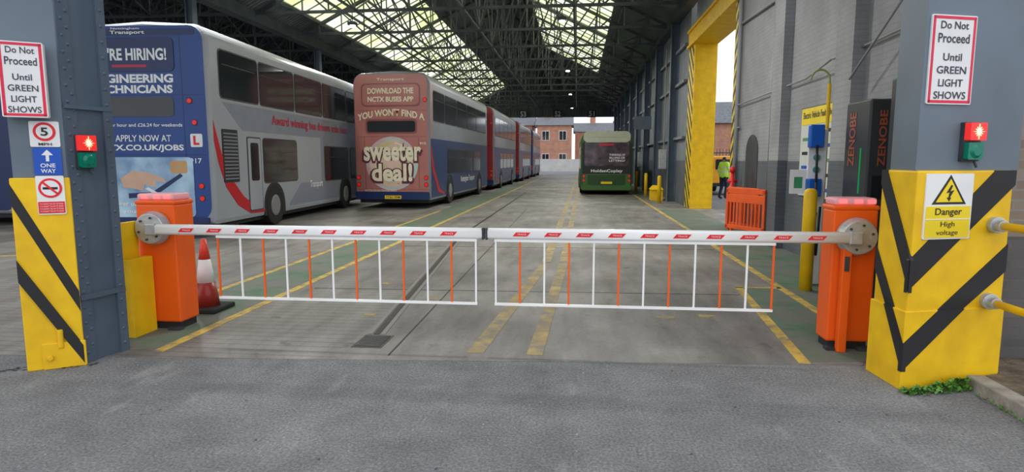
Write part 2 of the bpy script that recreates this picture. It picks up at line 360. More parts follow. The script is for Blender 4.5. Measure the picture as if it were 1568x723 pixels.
# ---------------------------------------------------------------- left column
E_=(-4.06,4.10);F_=(-3.79,4.28);G_=(-3.72,4.66);H_=(-4.06,4.62)
lc=empty('gate_column'); Acc().poly3([E_,F_,G_,H_],0,7.2).done('stanchion',GRYL,lc)
uEF=Vector((F_[0]-E_[0],F_[1]-E_[1],0)); PE=plane((*E_,0),uEF); uFG=Vector((G_[0]-F_[0],G_[1]-F_[1],0)); PF=plane((*F_,0),uFG); lFG=uFG.length; lEF=uEF.length
A=Acc(); A.prism(PF,[(0,0),(lFG,0),(lFG,7),(0,7)],0,.004); A.prism(PF,[(.0,0),(.1,0),(.1,7),(.0,7)],.004,.016); A.prism(PF,[(.31,0),(lFG,0),(lFG,7),(.31,7)],.004,.03); A.prism(PF,[(.0,.5),(lFG,.5),(lFG,.54),(.0,.54)],.004,.035)
A.prism(PF,[(.0,1.95),(lFG,1.95),(lFG,1.98),(.0,1.98)],.004,.035); A.done('riveted_flange_plates',GRY,lc)
A=Acc()
for i in range(34):
    for a,d in((.035,.016),(.075,.016),(.345,.03)):
        z=.08+i*.12+(0.06 if a==.075 else 0); A.cyl(PF(a,z,d),PF(a,z,d+.01),.014,.006,8)
A.done('rivets',GRY,lc)
A=Acc(); A.prism(PE,rrect(-.02,lEF+.015,0,1.44,.01),0,.03); A.prism(PE,rrect(.08,lEF+.03,.0,.2,.01),.03,.045); A.cyl(PE(.13,.09,.045),PE(.13,.09,.07),.02); A.cyl(PE(.2,.16,.045),PE(.2,.3,.045),.02);A.done('yellow_guard',Y_,lc,.006)
A=Acc(); l=lEF+.015
A.prism(PE,[(-.02,1.40),(-.02,1.24),(l,.42),(l,.58)],.03,.032); A.prism(PE,[(-.02,.84),(-.02,.68),(l,.02),(l,.16)],.03,.0475)
A.done('black_stripes',BLK,lc)
def do_not_sign(P,a0,a1,z0,z1,par_name,d0=0,d1=.06):
    e=empty('stop_instruction_sign'); panel('sign_box',P,a0,a1,z0,z1,WHT,e,d0,d1,.01)
    W=a1-a0;Hh=z1-z0
    A=Acc(); t=.018;i=.008
    for q in([(a0+i,z0+i),(a1-i,z0+i),(a1-i,z0+i+t),(a0+i,z0+i+t)],[(a0+i,z1-i-t),(a1-i,z1-i-t),(a1-i,z1-i),(a0+i,z1-i)],[(a0+i,z0+i),(a0+i+t,z0+i),(a0+i+t,z1-i),(a0+i,z1-i)],[(a1-i-t,z0+i),(a1-i,z0+i),(a1-i,z1-i),(a1-i-t,z1-i)]): A.prism(P,q,d1,d1+.002)
    A.done('red_border',mat('sign_red',(.75,.02,.07),.4),e)
    DK=mat('sign_ink',(.05,.05,.07),.5)
    for s,zz,w,hh in(('Do Not',.845,.62,.085),('Proceed',.69,.7,.105),('Until',.49,.42,.085),('GREEN',.345,.66,.085),('LIGHT',.2,.55,.085),('SHOWS',.06,.72,.085)):
        text(s,P,a0+W*(1-w)/2,a1-W*(1-w)/2,z0+Hh*zz,z0+Hh*(zz+hh),DK,e,d1+.003,.012)
    return e
LR=mat('red_lens_lit',(.85,.03,.03),.3,emit=.45); LG=mat('green_lens',(.0,.2,.13),.2); STAR=mat('red_led_core',(1,.72,.3),.3,emit=3)
def signal(P,a,z):
    e=empty('traffic_light'); 
    panel('backplate',P,a-.07,a+.07,z-.13,z+.13,DKM,e,.0,.03,.01)
    panel('red_lens',P,a-.065,a+.065,z+.01,z+.125,LR,e,.03,.075,.006)
    A=Acc()
    for k in range(6):
        t=math.pi*k/6; r=.034 if k%3 else .05; dx,dz=math.cos(t)*r,math.sin(t)*r; nx,nz=-math.sin(t)*.003,math.cos(t)*.003
        A.prism(P,[(a-dx,z+.067-dz),(a+nx,z+.067+nz),(a+dx,z+.067+dz),(a-nx,z+.067-nz)],.075,.078+k*.0005)
    A.done('led_filaments',STAR,e)
    panel('green_lens',P,a-.06,a+.06,z-.118,z-.005,LG,e,.03,.065,.012)
    Acc().cyl(P(a,z-.062,.065),P(a,z-.062,.08),.048,.03).done('green_dome',LG,e)
    Acc().cyl(P(a+.03,z-.13,.03),P(a+.045,z-.17,.04),.008).done('cable_gland',DKM,e)
do_not_sign(PE,.0,.262,1.87,2.39,'l',.05,.13)
signal(PF,.13,1.63)
e=empty('speed_limit_sign'); P=PE
INK=mat('ink_black',(.02,.02,.02),.5); BLU=mat('sign_blue',(.01,.09,.5),.4)
panel('plate',P,.12,.3,1.665,1.85,WHT,e,0,.012,.01); shape('red_ring',P,circ(.21,1.775,.068),RED,e,.012,.015); shape('white_disc',P,circ(.21,1.775,.05),WHT,e,.015,.017); text('5',P,.188,.232,1.745,1.805,INK,e,.02,.02); text('MPH',P,.17,.25,1.675,1.695,INK,e,.02)
e=empty('one_way_sign'); panel('plate',P,.13,.3,1.46,1.66,BLU,e,0,.012,.01); shape('arrow',P,[(.205,1.56),(.225,1.56),(.225,1.605),(.25,1.605),(.215,1.645),(.18,1.605),(.205,1.605)],WHT,e,.012,.015)
text('ONE',P,.17,.26,1.515,1.545,WHT,e,.02,.02); text('WAY',P,.17,.26,1.475,1.505,WHT,e,.02,.02)
e=empty('no_smoking_sign'); panel('plate',P,.135,.305,1.17,1.455,WHT,e,.03,.04,.01)
shape('red_ring',P,circ(.22,1.365,.072),RED,e,.04,.043); shape('white_disc',P,circ(.22,1.365,.056),WHT,e,.043,.045); shape('cigarette',P,[(.175,1.355),(.265,1.355),(.265,1.372),(.175,1.372)],INK,e,.045,.047)
shape('slash',P,[(.175,1.4),(.185,1.41),(.265,1.33),(.255,1.32)],RED,e,.047,.049); panel('red_footer',P,.14,.3,1.18,1.265,RED,e,.04,.043,.004)
for i in range(4): text('IT IS AGAINST THE LAW TO SMOKE',P,.15,.29,1.19+i*.018,1.2+i*.018,WHT,e,.046,.0)
# ---------------------------------------------------------------- right column
A_=(2.19,4.76);B_=(2.23,4.37);C_=(2.97,4.6);D_=(2.93,4.97)
rc=empty('gate_column'); Acc().poly3([A_,B_,C_,D_],0,1.5).done('yellow_plinth',Y_,rc,.012)
Acc().poly3([(2.175,4.775),(2.215,4.355),(2.985,4.59),(2.94,4.97)],0,.55).done('plinth_lower_sleeve',Y_,rc,.006)
A2=(2.26,4.8);B2=(2.23,4.40);C2=(3.03,4.66)
Acc().poly3([A2,B2,C2,(3.0,4.97)],1.5,7.2).done('upper_shaft',GRYL,rc)
PA=plane((2.175,4.775,0),(.04,-.42,0)); lA=math.hypot(.04,.42); PB=plane((2.215,4.355,0),(.77,.235,0)); lB=math.hypot(.77,.235)
A=Acc()
A.prism(PB,[(0,.68),(lB,1.40),(lB,1.5),(lB-.17,1.5),(0,.9)],-.03,-.007)
A.prism(PA,[(lA,.68),(lA,.9),(.08,1.5),(.02,1.5),(.02,1.4)],-.03,-.007)
A.prism(PB,[(0,.13),(.47,.55),(.26,.55),(0,.33)],-.03,.003); A.prism(PB,[(.47,.55),(lB-.012,.8),(lB-.012,.99),(.26,.55)],-.03,-.007)
A.prism(PA,[(lA,.13),(lA,.33),(lA-.145,.55),(lA-.25,.55)],-.03,.003); A.prism(PA,[(lA-.25,.55),(lA-.145,.55),(.015,.95),(.015,.78)],-.03,-.007)
A.done('black_chevrons',BLK,rc)
PC=plane((*B2,0),(.8,.26,0))
do_not_sign(PC,.03,.38,1.935,2.505,'r',0,.012)
signal(PC,.4,1.69)
e=empty('danger_high_voltage_sign'); P=PB; d=-.01
panel('plate',P,.085,.455,1.04,1.48,WHT,e,d,0,.01); YS=mat('sign_yellow',(.9,.68,.02),.4)
panel('yellow_band',P,.095,.445,1.05,1.262,YS,e,0,.003,.005)
shape('black_triangle',P,[(.135,1.275),(.405,1.275),(.27,1.472)],INK,e,0,.002); shape('yellow_triangle',P,[(.165,1.29),(.375,1.29),(.27,1.445)],YS,e,.002,.004)
shape('lightning_bolt',P,[(x-.025,z) for x,z in[(.3,1.405),(.265,1.35),(.29,1.355),(.283,1.32),(.27,1.322),(.29,1.295),(.305,1.32),(.295,1.322),(.325,1.37),(.295,1.362),(.312,1.4)]],INK,e,.004,.006)
text('Danger',P,.165,.375,1.19,1.25,INK,e,.006,.01); panel('divider',P,.095,.445,1.172,1.178,WHT,e,.003,.005,.001); text('High',P,.215,.325,1.115,1.16,INK,e,.006,.0); text('voltage',P,.185,.355,1.06,1.102,INK,e,.006,.0)
e=empty('guard_rail'); A=Acc()
for z in(.6,1.13): A.path([(2.84,4.55,z),(2.85,3.7,z),(2.86,2.6,z)],.026); 
A.cyl((2.87,2.6,.07),(2.87,2.6,1.2),.028); A.done('yellow_pipe',Y_,e,smooth=True)
A=Acc()
for z in(.6,1.13): A.cyl((2.84,4.6,z),(2.84,4.5,z),.055);A.cyl((2.84,4.53,z),(2.84,4.44,z),.038)
A.done('clamp_flange',GALV,e,.004)
# ---------------------------------------------------------------- kerb, verge, weeds
k=empty('kerb'); A=Acc()
for i in range(4): A.box(2.70,2.82,1.0+i*.87,1.86+i*.87,-.02,.09)
A.done('kerb_stones',mat('kerb_stone',(.3,.28,.25),.85,ns=8,na=.3,bump=.4),k,.01)
Acc().poly3([(2.82,1),(12,1),(12,4.96),(2.99,4.96),(2.99,4.58),(2.82,4.5)],0,.07).done('verge_soil',mat('soil_paving',(.15,.12,.09),.9,ns=6,na=.5,bump=.8))
A=Acc()
def leaf(c,s):
    t=random.uniform(0,6.28);el=random.uniform(.2,1.1); d=Vector((math.cos(t)*math.cos(el),math.sin(t)*math.cos(el),math.sin(el))); q=d.cross(Z).normalized()*s*.35
    c=Vector(c); A.add([c,c+d*s*.5+q,c+d*s,c+d*s*.5-q],[(0,1,2,3)])
for i in range(620):
    t=random.random()
    p=Vector((2.22,4.31,0)).lerp(Vector((2.68,4.43,0)),t); leaf((p.x+random.gauss(0,.02),p.y-abs(random.gauss(0,.03)),random.uniform(0,.02+.07*t*t)),random.uniform(.015,.045))
for i in range(90): leaf((2.68+random.gauss(0,.006),3.4+random.random()*.9,random.uniform(0,.015)),random.uniform(.012,.025))
A.done('weeds',mat('weed_leaves',(.09,.24,.04),.6,ns=20,na=.5))
A=Acc()
for i in range(60): A.add([(x:=random.uniform(-4.3,-3.7),y:=4.03+random.random()*.1+(x+4.3)*.3,.003),(x+.03,y,.01),(x+.02,y+.03,.004)],[(0,1,2)])
for i in range(25): A.add([(x:=random.uniform(-3,2.4),y:=random.uniform(2.2,4.6),.003),(x+.02,y,.008),(x+.012,y+.02,.004)],[(0,1,2)])
A.done('leaf_litter',mat('dead_leaves',(.1,.09,.05),.9))
# ---------------------------------------------------------------- barriers
def barrier(cx,sgn,x_end,bx0,bx1,first_orange,h=.19,y1=5.55,name='traffic_barrier'):
    e=empty(name); y0=5.27
    Acc().box(cx-h,cx+h,y0,y1,.07,1.17).done('cabinet',ORG,e,.018)
    Acc().box(cx-h-.008,cx+h+.008,y0-.005,y1+.005,1.165,1.205).done('lid',ORG,e,.015)
    Acc().box(cx-h+.01,cx+h-.01,y0+.01,y1-.01,1.205,1.265).done('beacon_lens',mat('beacon_lens',(.8,.36,.4),.2,emit=.12),e,.02)
    A=Acc()
    for i in(-.1,0.02,.12): A.box(cx+i-.03,cx+i+.03,y0+.004,y0+.0095,1.22,1.25)
    A.done('beacon_leds',mat('beacon_led',(1,.1,.1),.3,emit=2.2),e)
    Acc().box(cx-h+.02,cx+h-.02,y0+.02,y1-.02,.004,.07).done('base_plinth',BLK,e,.005)
    A=Acc()
    for sx in(-h+.05,h-.05): A.box(cx+sx-.06,cx+sx+.06,y0-.05,y0+.02,.004,.03)
    A.done('floor_brackets',DKM,e)
    zc=.955
    A=Acc(); A.cyl((cx,y0-.01,zc),(cx,y0-.05,zc),.155,.155,40); A.cyl((cx,y0-.05,zc),(cx,y0-.1,zc),.155,.135,40); A.done('pivot_flange',GALV,e,.006)
    A=Acc()
    for i in range(6):
        t=i*math.pi/3+.3; A.cyl((cx+.1*math.cos(t),y0-.1,zc+.1*math.sin(t)),(cx+.1*math.cos(t),y0-.112,zc+.1*math.sin(t)),.01,n=8)
    A.done('pivot_bolts',DKM,e)
    ya=y0-.13; xs=cx+sgn*.1
    prof=rrect(-.03,.03,-.047,.047,.026,5)
    A=Acc(); n=len(prof); vs=[(X,ya+p,zc+q) for X in(xs,x_end) for p,q in prof]
    A.add(vs,[(i,(i+1)%n,n+(i+1)%n,n+i) for i in range(n)]+[tuple(range(n)),tuple(range(2*n-1,n-1,-1))]); A.done('boom_arm',WARM,e,smooth=True)
    Acc().box(min(xs,xs-sgn*.1),max(xs,xs-sgn*.1),ya-.03,ya+.04,zc-.052,zc+.052).done('arm_clamp',GALV,e,.01)
    Acc().box(x_end-.01,x_end+.01,ya-.032,ya+.032,zc-.05,zc+.05).done('arm_end_cap',DKM,e,.005)
    A=Acc()
    lo,hi=min(xs,x_end),max(xs,x_end); P=plane((0,ya-.0305,0),(1,0,0)); X=lo+.22;i=0
    while X<hi-.12:
        A.prism(P,[(X,zc-.018),(X+.12,zc-.018),(X+.15,zc+.016),(X+.03,zc+.016)],-.005,.001); 
        text('TRACE',P,X+.04,X+.115,zc-.007,zc+.006,WHT,e,.002,.0,name='sticker_lettering_%d'%i)
        X+=.262;i+=1
    A.done('red_reflective_stickers',RED,e)
    yb=ya; A=Acc();O=Acc(); n=12
    for i in range(n):
        X=bx0+(bx1-bx0)*i/(n-1); orange=(i%2==0)==first_orange
        (O if orange else A).box(X-.0075,X+.0075,yb-.006,yb+.006,.35,zc-.05)
    A.box(bx0-.01,bx1+.01,yb-.012,yb+.012,.34,.36); A.box(bx0-.01,bx1+.01,yb-.012,yb+.012,zc-.068,zc-.045)
    A.done('curtain_white_bars',WARM,e); O.done('curtain_orange_bars',ORG,e)
    return e
barrier(-3.83,1,-.785,-3.16,-.85,True)
eb=barrier(2.245,-1,-.755,-.68,1.58,False,h=.175,y1=5.5)
Acc().box(2.13,2.2,5.18,5.24,.004,.86).done('photocell_post',ORG,eb,.008)
Acc().box(2.145,2.18,5.17,5.181,.68,.8).done('photocell_window',DKM,eb)
e=empty('yellow_guard_panel'); Pg=plane((-3.98,4.9,0),(0,1,0)); Acc().prism(Pg,[(0,0.004),(.33,0.004),(.33,1.02),(0,1.02)],-.04,0).done('tall_plate',Y_,e,.004)
Acc().prism(plane((-3.9,4.96,0),(0,1,0)),[(0,.004),(.29,.004),(.29,.70),(0,.70)],-.04,.03).done('short_plate',Y_,e,.004)
e=empty('traffic_cone',(-3.86,6.02,.004)); 
def conesec(z0,z1): 
    r=lambda z:.135-(z/.75)*.108
    return [(r(z0),z0),(r(z1),z1)]
Acc().lathe(conesec(.04,.30),(0,0,0)).done('cone_lower',pm('cone_dark_red',(.3,.03,.02)),e,smooth=True)
Acc().lathe(conesec(.30,.54),(0,0,0)).done('reflective_sleeve',WHT,e,smooth=True)
Acc().lathe(conesec(.54,.75),(0,0,0)).done('cone_tip',pm('cone_red',(.75,.07,.04)),e,smooth=True)
Acc().box(-.2,.2,-.2,.2,0,.05).done('rubber_base',TYRE,e,.015)
# ---------------------------------------------------------------- right side kit
Acc().lathe([(.075,0),(.075,1.18),(.06,1.215),(.03,1.23)],(2.76,7.72,.004)).done('yellow_bollard',Y_,smooth=True)
PW=plane((XR,0,0),(0,-1,0))
e=empty('safety_notice_board'); panel('board',PW,-10.7,-9.25,1.0,2.4,mat('board_pale',(.62,.66,.62),.4),e,0.006,.03,.01); panel('yellow_header',PW,-10.68,-9.27,2.12,2.38,YS,e,.03,.035,.005)
text('Electric Vehicle Fault Advice',PW,-10.6,-9.35,2.22,2.32,INK,e,.04,.01)
for i in range(9): panel('notice_rows_%d'%i,PW,-10.6+(.0 if i%2 else .5),-9.9+(.0 if i%2 else .5),1.1+i*.11,1.15+i*.11,(BLU,mat('gr',(.1,.3,.15),.5),INK)[i%3],e,.03,.034,.005)
A=Acc()
for i in range(24): A.prism(PW,[(-10.7+i*.06,2.38),(-10.67+i*.06,2.38),(-10.65+i*.06,2.4),(-10.68+i*.06,2.4)],.03,.034)
A.done('black_dashes',INK,e)
BLUE=pm('blue_plastic',(.01,.12,.55))
e=empty('charging_plug_holder'); Acc().box(2.82,2.99,8.0,8.1,1.72,2.0).done('upper_blue_box',BLUE,e,.015)
Acc().box(2.82,2.98,7.98,8.1,1.12,1.34).done('lower_blue_socket',BLUE,e,.015) ; Acc().cyl((3.06,8.15,.004),(3.06,8.15,2.5),.022).done('yellow_pole',Y_,e)
A=Acc(); pts=[(3.06,8.15,2.5)]+[(3.06-.11+.11*math.cos(t),8.15,2.55+.12*math.sin(t)) for t in [math.pi*i/8 for i in range(9)]]; A.path(pts,.012); A.done('cable_hook',mat('hook_olive',(.35,.35,.1),.5),e)
A=Acc(); A.box(2.84,3.06,8.1,8.14,.004,1.95);A.done('white_backboard',WHT,e,.01)
A=Acc()
for z in (1.45,1.6,.9): A.cyl((2.94,8.1,z),(2.94,8.08,z),.04)
A.done('indicator_discs',mat('disc_teal',(.05,.3,.3),.4),e)
A=Acc(); A.path([(2.9,7.99,1.75),(2.88,7.9,1.3),(2.9,7.9,.5),(2.95,7.97,.4),(2.97,7.97,1.0)],.015); A.done('charging_cable',BLK,e,smooth=True)
Pq=plane((2.64,8.12,0),(1,0,0)); panel('qr_notice',Pq,0,.22,1.15,1.45,WHT,e,0,.01,.01)
panel('green_qr',Pq,.05,.15,1.22,1.36,mat('qr_green',(.05,.3,.12),.5),e,.01,.013,.005)
e=empty('ev_charger'); CH=pm('charger_anthracite',(.045,.05,.055)); Acc().box(3.1,3.62,7.1,7.7,.004,2.22).done('cabinet',CH,e,.02)
OT=pm('charger_orange_text',(.4,.1,.05)); Pa=plane((3.1,7.7,0),(0,-1,0)); Pb=plane((3.1,7.1,0),(1,0,0))
text('ZENOBE',Pa,.12,.28,1.5,2.1,OT,e,.004,.02,vert=True); text('ZENOBE',Pb,.1,.18,1.5,2.1,OT,e,.004,.02,vert=True)
panel('status_light',Pa,.42,.45,1.2,1.7,mat('status_green',(.0,.3,.08),.4,emit=.2),e,0,.005,.005); panel('screen',Pb,.06,.24,1.15,1.4,GLASS,e,0,.006,.01)
Acc().box(3.2,3.62,6.2,6.9,.004,2.4).done('rear_cabinet',CH,e,.02)
def ped(loc,rz):
    e=empty('orange_pedestrian_barrier',loc,rz); O=pm('orange_plastic',(.8,.12,.03),ns=3,na=.1); A=Acc()
    A.box(0,1.0,-.02,.02,.92,1.02);A.box(0,1.0,-.02,.02,.22,.3);A.box(0,.06,-.02,.02,.2,1.0);A.box(.94,1.0,-.02,.02,.2,1.0);A.box(0,1,-.015,.015,.74,.9)
    for i in range(9): A.box(.1+i*.093,.14+i*.093,-.012,.012,.28,.76)
    A.box(.12,.2,-.28,.28,0,.06);A.box(.8,.88,-.28,.28,0,.06);A.box(.14,.18,-.03,.03,.05,.25);A.box(.82,.86,-.03,.03,.05,.25); A.done('frame_and_mesh',O,e,.008)
ped((2.96,12.75,.004),-1.05); ped((3.12,13.3,.004),-1.2)
e=empty('fire_hydrant_post',(3.42,14.3,.004)); A=Acc(); A.cyl((0,0,0),(0,0,1.3),.04); A.cyl((0,0,1.3),(0,0,1.42),.07,.04);A.cyl((-.1,0,1.1),(.1,0,1.1),.035);A.done('standpipe',RED,e,smooth=True)
A=Acc(); pts=[(-14.1,0),(-13.2,0),(-13.2,1.75)]+[(-13.65+.45*math.cos(t),1.75+.35*math.sin(t)) for t in [math.pi*i/10 for i in range(1,10)]]+[(-14.1,1.75)]
A.prism(PW,pts,0.005,.015); A.done('door_1',DKM)
A=Acc(); A.path([(3.6,5.2,3.1),(3.6,9,3.0),(3.46,9.2,2.95),(3.58,10.5,2.85),(3.58,15,2.8)],.015); A.path([(3.6,12.3,1),(3.6,12.3,4.5),(3.6,15,4.6)],.025); A.path([(3.6,14.6,2.3),(3.6,15.1,2.3)],.02)
A.path([(3.58,14.8,0),(3.58,14.8,6.5)],.05); A.path([(3.45,8.55,2.6),(3.47,7.2,3.4),(3.47,6.2,4.0)],.015);A.done('wall_conduits',PIPE,smooth=True)
for yy in (23,27.5,32,38,45): Acc().lathe([(.07,0),(.07,.95),(.05,1.0)],(2.95,yy,.004)).done('yellow_bollard',Y_,smooth=True)
A=Acc(); A.box(2.85,3.3,24.6,25.2,.004,.42); A.add([(2.82,24.56,.42),(3.33,24.56,.42),(3.33,25.24,.42),(2.82,25.24,.42),(2.95,24.7,.58),(3.2,24.7,.58),(3.2,25.1,.58),(2.95,25.1,.58)],[(3,2,1,0),(4,5,6,7),(0,1,5,4),(1,2,6,5),(2,3,7,6),(3,0,4,7)]); A.done('grit_bin',Y_)
e=empty('hanging_sign'); Acc().box(2.6,3.4,30,30.05,3.0,3.6).done('board',GRYL,e); Acc().box(3.3,3.36,30,30.05,3.6,6.7).done('drop_rod',STEEL,e)
for yy in (26,35,44): 
    e=empty('electrical_cabinet'); Acc().box(3.3,3.6,yy,yy+.4,1.2,2.0).done('enclosure',GALV,e,.02); Acc().cyl((3.5,yy+.2,2.0),(3.5,yy+.2,6.0),.02).done('conduit',PIPE,e)
# ---------------------------------------------------------------- buses
def bus_body(e,L,H,mt,W=2.5,z0=.28,mats=None,zsplit=1.5,mlow=None):
    r=.32; prof=[(-W+.02,z0),(-.02,z0),(0,z0+.08),(0,H-r-.05)]
    for i in range(1,8):
        t=math.radians(90*i/8); prof.append((-r+r*math.cos(t),H-.05-r+r*math.sin(t)))
    prof.append((-W/2,H))
    prof+= [(-W-x,z) for x,z in prof[4:-1][::-1]]+[(-W,H-r-.05),(-W,z0+.08)]
    st=[(0,.07),(.05,.015),(.12,0),(L-.5,0),(L-.15,.05),(L,.18)]; vs=[];fs=[];n=len(prof);cz=(z0+H)/2
    for y,ins in st:
        for x,z in prof:
            vs.append((-W/2+(x+W/2)*(1-ins/(W/2)),y,cz+(z-cz)*(1-ins/((H-z0)/2))))
    for k in range(len(st)-1):
        for i in range(n): fs.append((k*n+i,k*n+(i+1)%n,(k+1)*n+(i+1)%n,(k+1)*n+i))
    fs.append(tuple(range(n))); fs.append(tuple(range(len(st)*n-1,(len(st)-1)*n-1,-1)))
    a=Acc().add(vs,fs); return a.done('body_shell',mt,e,smooth=False)
def wheels(e,ys,W=2.5,r=.48):
    A=Acc();B=Acc();K=Acc()
    Ps=plane((0,0,0),(0,1,0)); Pl=plane((-W,0,0),(0,-1,0))
    for y in ys:
        arch=[(y+.58*math.cos(t),.48+.56*math.sin(t)) for t in [math.pi*i/14 for i in range(15)]]+[(y-.58,.26),(y+.58,.26)]
        K.prism(Ps,arch,-.2,.006); K.prism(Pl,[(-a,z) for a,z in arch],-.2,.006)
        A.cyl((-.3,y,r),(.02,y,r),r,n=32); A.cyl((-W+.3,y,r),(-W-.02,y,r),r,n=32); B.cyl((.015,y,r),(.035,y,r),.27,.2,24); B.cyl((-W-.015,y,r),(-W-.035,y,r),.27,.2,24)
    K.done('wheel_arches',BLK,e); A.done('tyres',TYRE,e,.02); B.done('wheel_hubs',HUB,e)
AMB=mat('tail_lamp_red',(.7,.01,.01),.25,emit=.35); PLATE=mat('number_plate_yellow',(.85,.62,.02),.4)
def lamps(e,P,W,pts,r=.06):
    A=Acc()
    for a,z in pts: A.prism(P,circ(a,z,r,16),0,.025)
    A.done('tail_lamps',AMB,e); A=Acc()
    for a,z in pts: A.prism(P,circ(a,z,r+.02,16),0,.012)
    A.done('lamp_bezels',DKM,e)
def dd(name,loc,rz,L,H,cr,cs,clow=None,upper=None,wins=None,low=None,wh=None):
    e=empty(name,loc,rz); bus_body(e,L,H,cs); wheels(e,wh or (2.75,L-2.6))
    Pr=plane((-2.5,0,0),(1,0,0)); Ps=plane((0,0,0),(0,1,0)); Pl=plane((-2.5,0,0),(0,-1,0))
    Acc().box(-2.4,-.1,.15,L-.3,.18,.32).done('underframe',BLK,e)
    shape('rear_panel',Pr,rrect(.055,2.445,.36,H-.1,.28,8),cr,e,0,.006)
    if clow: panel('lower_side_panel',Ps,.12,L-.5,.36,2.25,clow,e,0,.004,.02)
    A=Acc();F=Acc()
    for a0,a1 in(wins or [(.45,2.1),(2.2,4.1),(4.2,6.1),(6.2,8.2),(8.3,9.9)]):
        A.prism(Ps,rrect(a0,a1,2.84,3.78,.09),.0,.012); F.prism(Ps,rrect(a0-.03,a1+.03,2.81,3.81,.1),0,.008)
        A.prism(Pl,rrect(-a1,-a0,2.84,3.78,.09),.0,.012); F.prism(Ps,[(a0+.1,3.5),(a1-.1,3.5),(a1-.1,3.515),(a0+.1,3.515)],0,.014)
    for a0,a1,z0,z1 in(low or [(2.3,4.2,1.05,2.02),(4.4,6.1,1.0,1.97),(6.2,8.3,.98,1.95),(8.5,10.2,1.0,1.95)]):
        A.prism(Ps,rrect(a0,a1,z0,z1,.09),.0,.012); F.prism(Ps,rrect(a0-.03,a1+.03,z0-.03,z1+.03,.1),0,.008)
        F.prism(Ps,[(a0+.1,z1-.3),(a1-.1,z1-.3),(a1-.1,z1-.285),(a0+.1,z1-.285)],0,.014)
    F.done('window_rubber_seals',DKM,e); A.done('side_windows',GLASS,e)
    Pf=plane((0,L,0),(-1,0,0)); A=Acc(); A.prism(Pf,rrect(.25,2.25,1.2,2.4,.1),-.05,.012);A.prism(Pf,rrect(.25,2.25,2.85,3.8,.1),-.05,.012);A.done('windscreens',GLASS,e)
    return e,Pr,Ps
SIL=pm('bus_silver',(.33,.355,.4),ns=1,na=.06); SILD=pm('bus_silver_dark',(.2,.22,.26),ns=1,na=.06); NAVY=pm('bus_navy',(.018,.065,.27),ns=1,na=.1); NAVYS=pm('bus_navy_side',(.022,.045,.13)); NAVYD=pm('bus_dark_navy',(.012,.03,.12))
MIDG=pm('bus_mid_grey',(.22,.245,.3)); REDS=pm('bus_red',(.5,.015,.025)); WLET=pm('white_lettering',(.85,.88,.9)); RLET=pm('red_lettering',(.5,.02,.05))
e,Pr,Ps=dd('double_decker_bus',(-7.22,11.7,.004),math.radians(2.5),10.6,4.26,NAVY,SIL,low=[(2.25,4.16,1.05,2.05),(6.2,8.33,.97,1.95),(8.6,9.9,.97,1.95)])
shape('mid_grey_band',Ps,[(1.3,2.2),(10,2.2),(10,2.75),(.5,2.75)],MIDG,e,0,.003); shape('grey_skirt',Ps,[(3.6,.45),(4.4,.95),(5.9,.95),(5.9,2.2),(7,2.2),(10,2.2),(10,.4),(3.6,.4)],MIDG,e,0,.003)
up=[(.12,2.35),(.35,1.75),(.7,1.2),(1.2,.78),(1.8,.5),(2.18,.42)];dn=[(2.18,.36),(1.5,.38),(.95,.6),(.5,1.0),(.25,1.5),(.12,1.95)]
shape('red_swoosh',Ps,up+dn,REDS,e,0,.009)
panel('engine_grille',Ps,.42,1.06,1.1,2.2,BLK,e,0,.012,.03); A=Acc()
for i in range(14): A.prism(Ps,[(.46,1.16+i*.072),(1.02,1.16+i*.072),(1.02,1.19+i*.072),(.46,1.19+i*.072)],.012,.022)
A.done('grille_slats',SILD,e)
A=Acc(); A.prism(Ps,rrect(1.46,2.12,.42,2.08,.05),0,.01); A.done('emergency_door_seal',DKM,e); panel('emergency_door',Ps,1.49,2.09,.45,2.05,SIL,e,.005,.014,.05); panel('emergency_door_window',Ps,1.6,1.98,1.1,1.95,GLASS,e,.01,.018,.06)
text('Award winning bus drivers train here',Ps,2.75,8.3,2.34,2.64,RLET,e,.012,.016); text('Transport',Ps,5.0,5.95,.75,1.0,WLET,e,.012,.012)
panel('hiring_panel',Pr,.12,1.86,3.28,3.95,NAVYD,e,.0,.02,.12); panel('rear_roof_sign',Pr,.2,2.3,3.98,4.1,NAVYD,e,.0,.012,.05)
text('WE\'RE HIRING!',Pr,.05+.1,1.72,3.5,3.74,WLET,e,.025,.03); text('ENGINEERING',Pr,.12,1.82,3.07,3.24,WLET,e,.012,.04); text('TECHNICIANS',Pr,.15,1.8,2.87,3.03,WLET,e,.012,.04)
panel('red_slogan',Pr,.6,1.3,3.37,3.42,RLET,e,.02,.023,.005)
text('Nottingham',Pr,.62,1.2,4.08,4.13,WLET,e,.014,.01); text('Transport',Pr,.6,1.3,3.985,4.07,WLET,e,.016,.02)
panel('rear_window',Pr,.25,1.8,2.42,2.8,GLASS,e,0,.015,.08); text('£12.07 per hour and £26.24 for weekends',Pr,.1,1.95,2.2,2.29,WLET,e,.012,.01)
text('APPLY NOW AT',Pr,.55,1.7,1.93,2.06,WLET,e,.012,.01); text('NCTX.CO.UK/JOBS',Pr,.1,1.95,1.72,1.87,WLET,e,.012,.03)
panel('engine_cover_advert',Pr,.2,2.12,.42,1.62,mat('ad_photo_print',(.45,.62,.75),.4,ns=1.4,na=.3,col2=(.08,.2,.42)),e,0,.02,.1)
SK=mat('ad_skin_tone',(.7,.45,.33),.5); shape('advert_hand',Pr,[(.6,1.2),(.85,1.35),(1.2,1.32),(1.5,1.2),(1.55,1.12),(1.3,1.15),(1.35,1.02),(1.1,1.08),(1.05,.95),(.85,1.0),(.65,1.02)],SK,e,.02,.024)
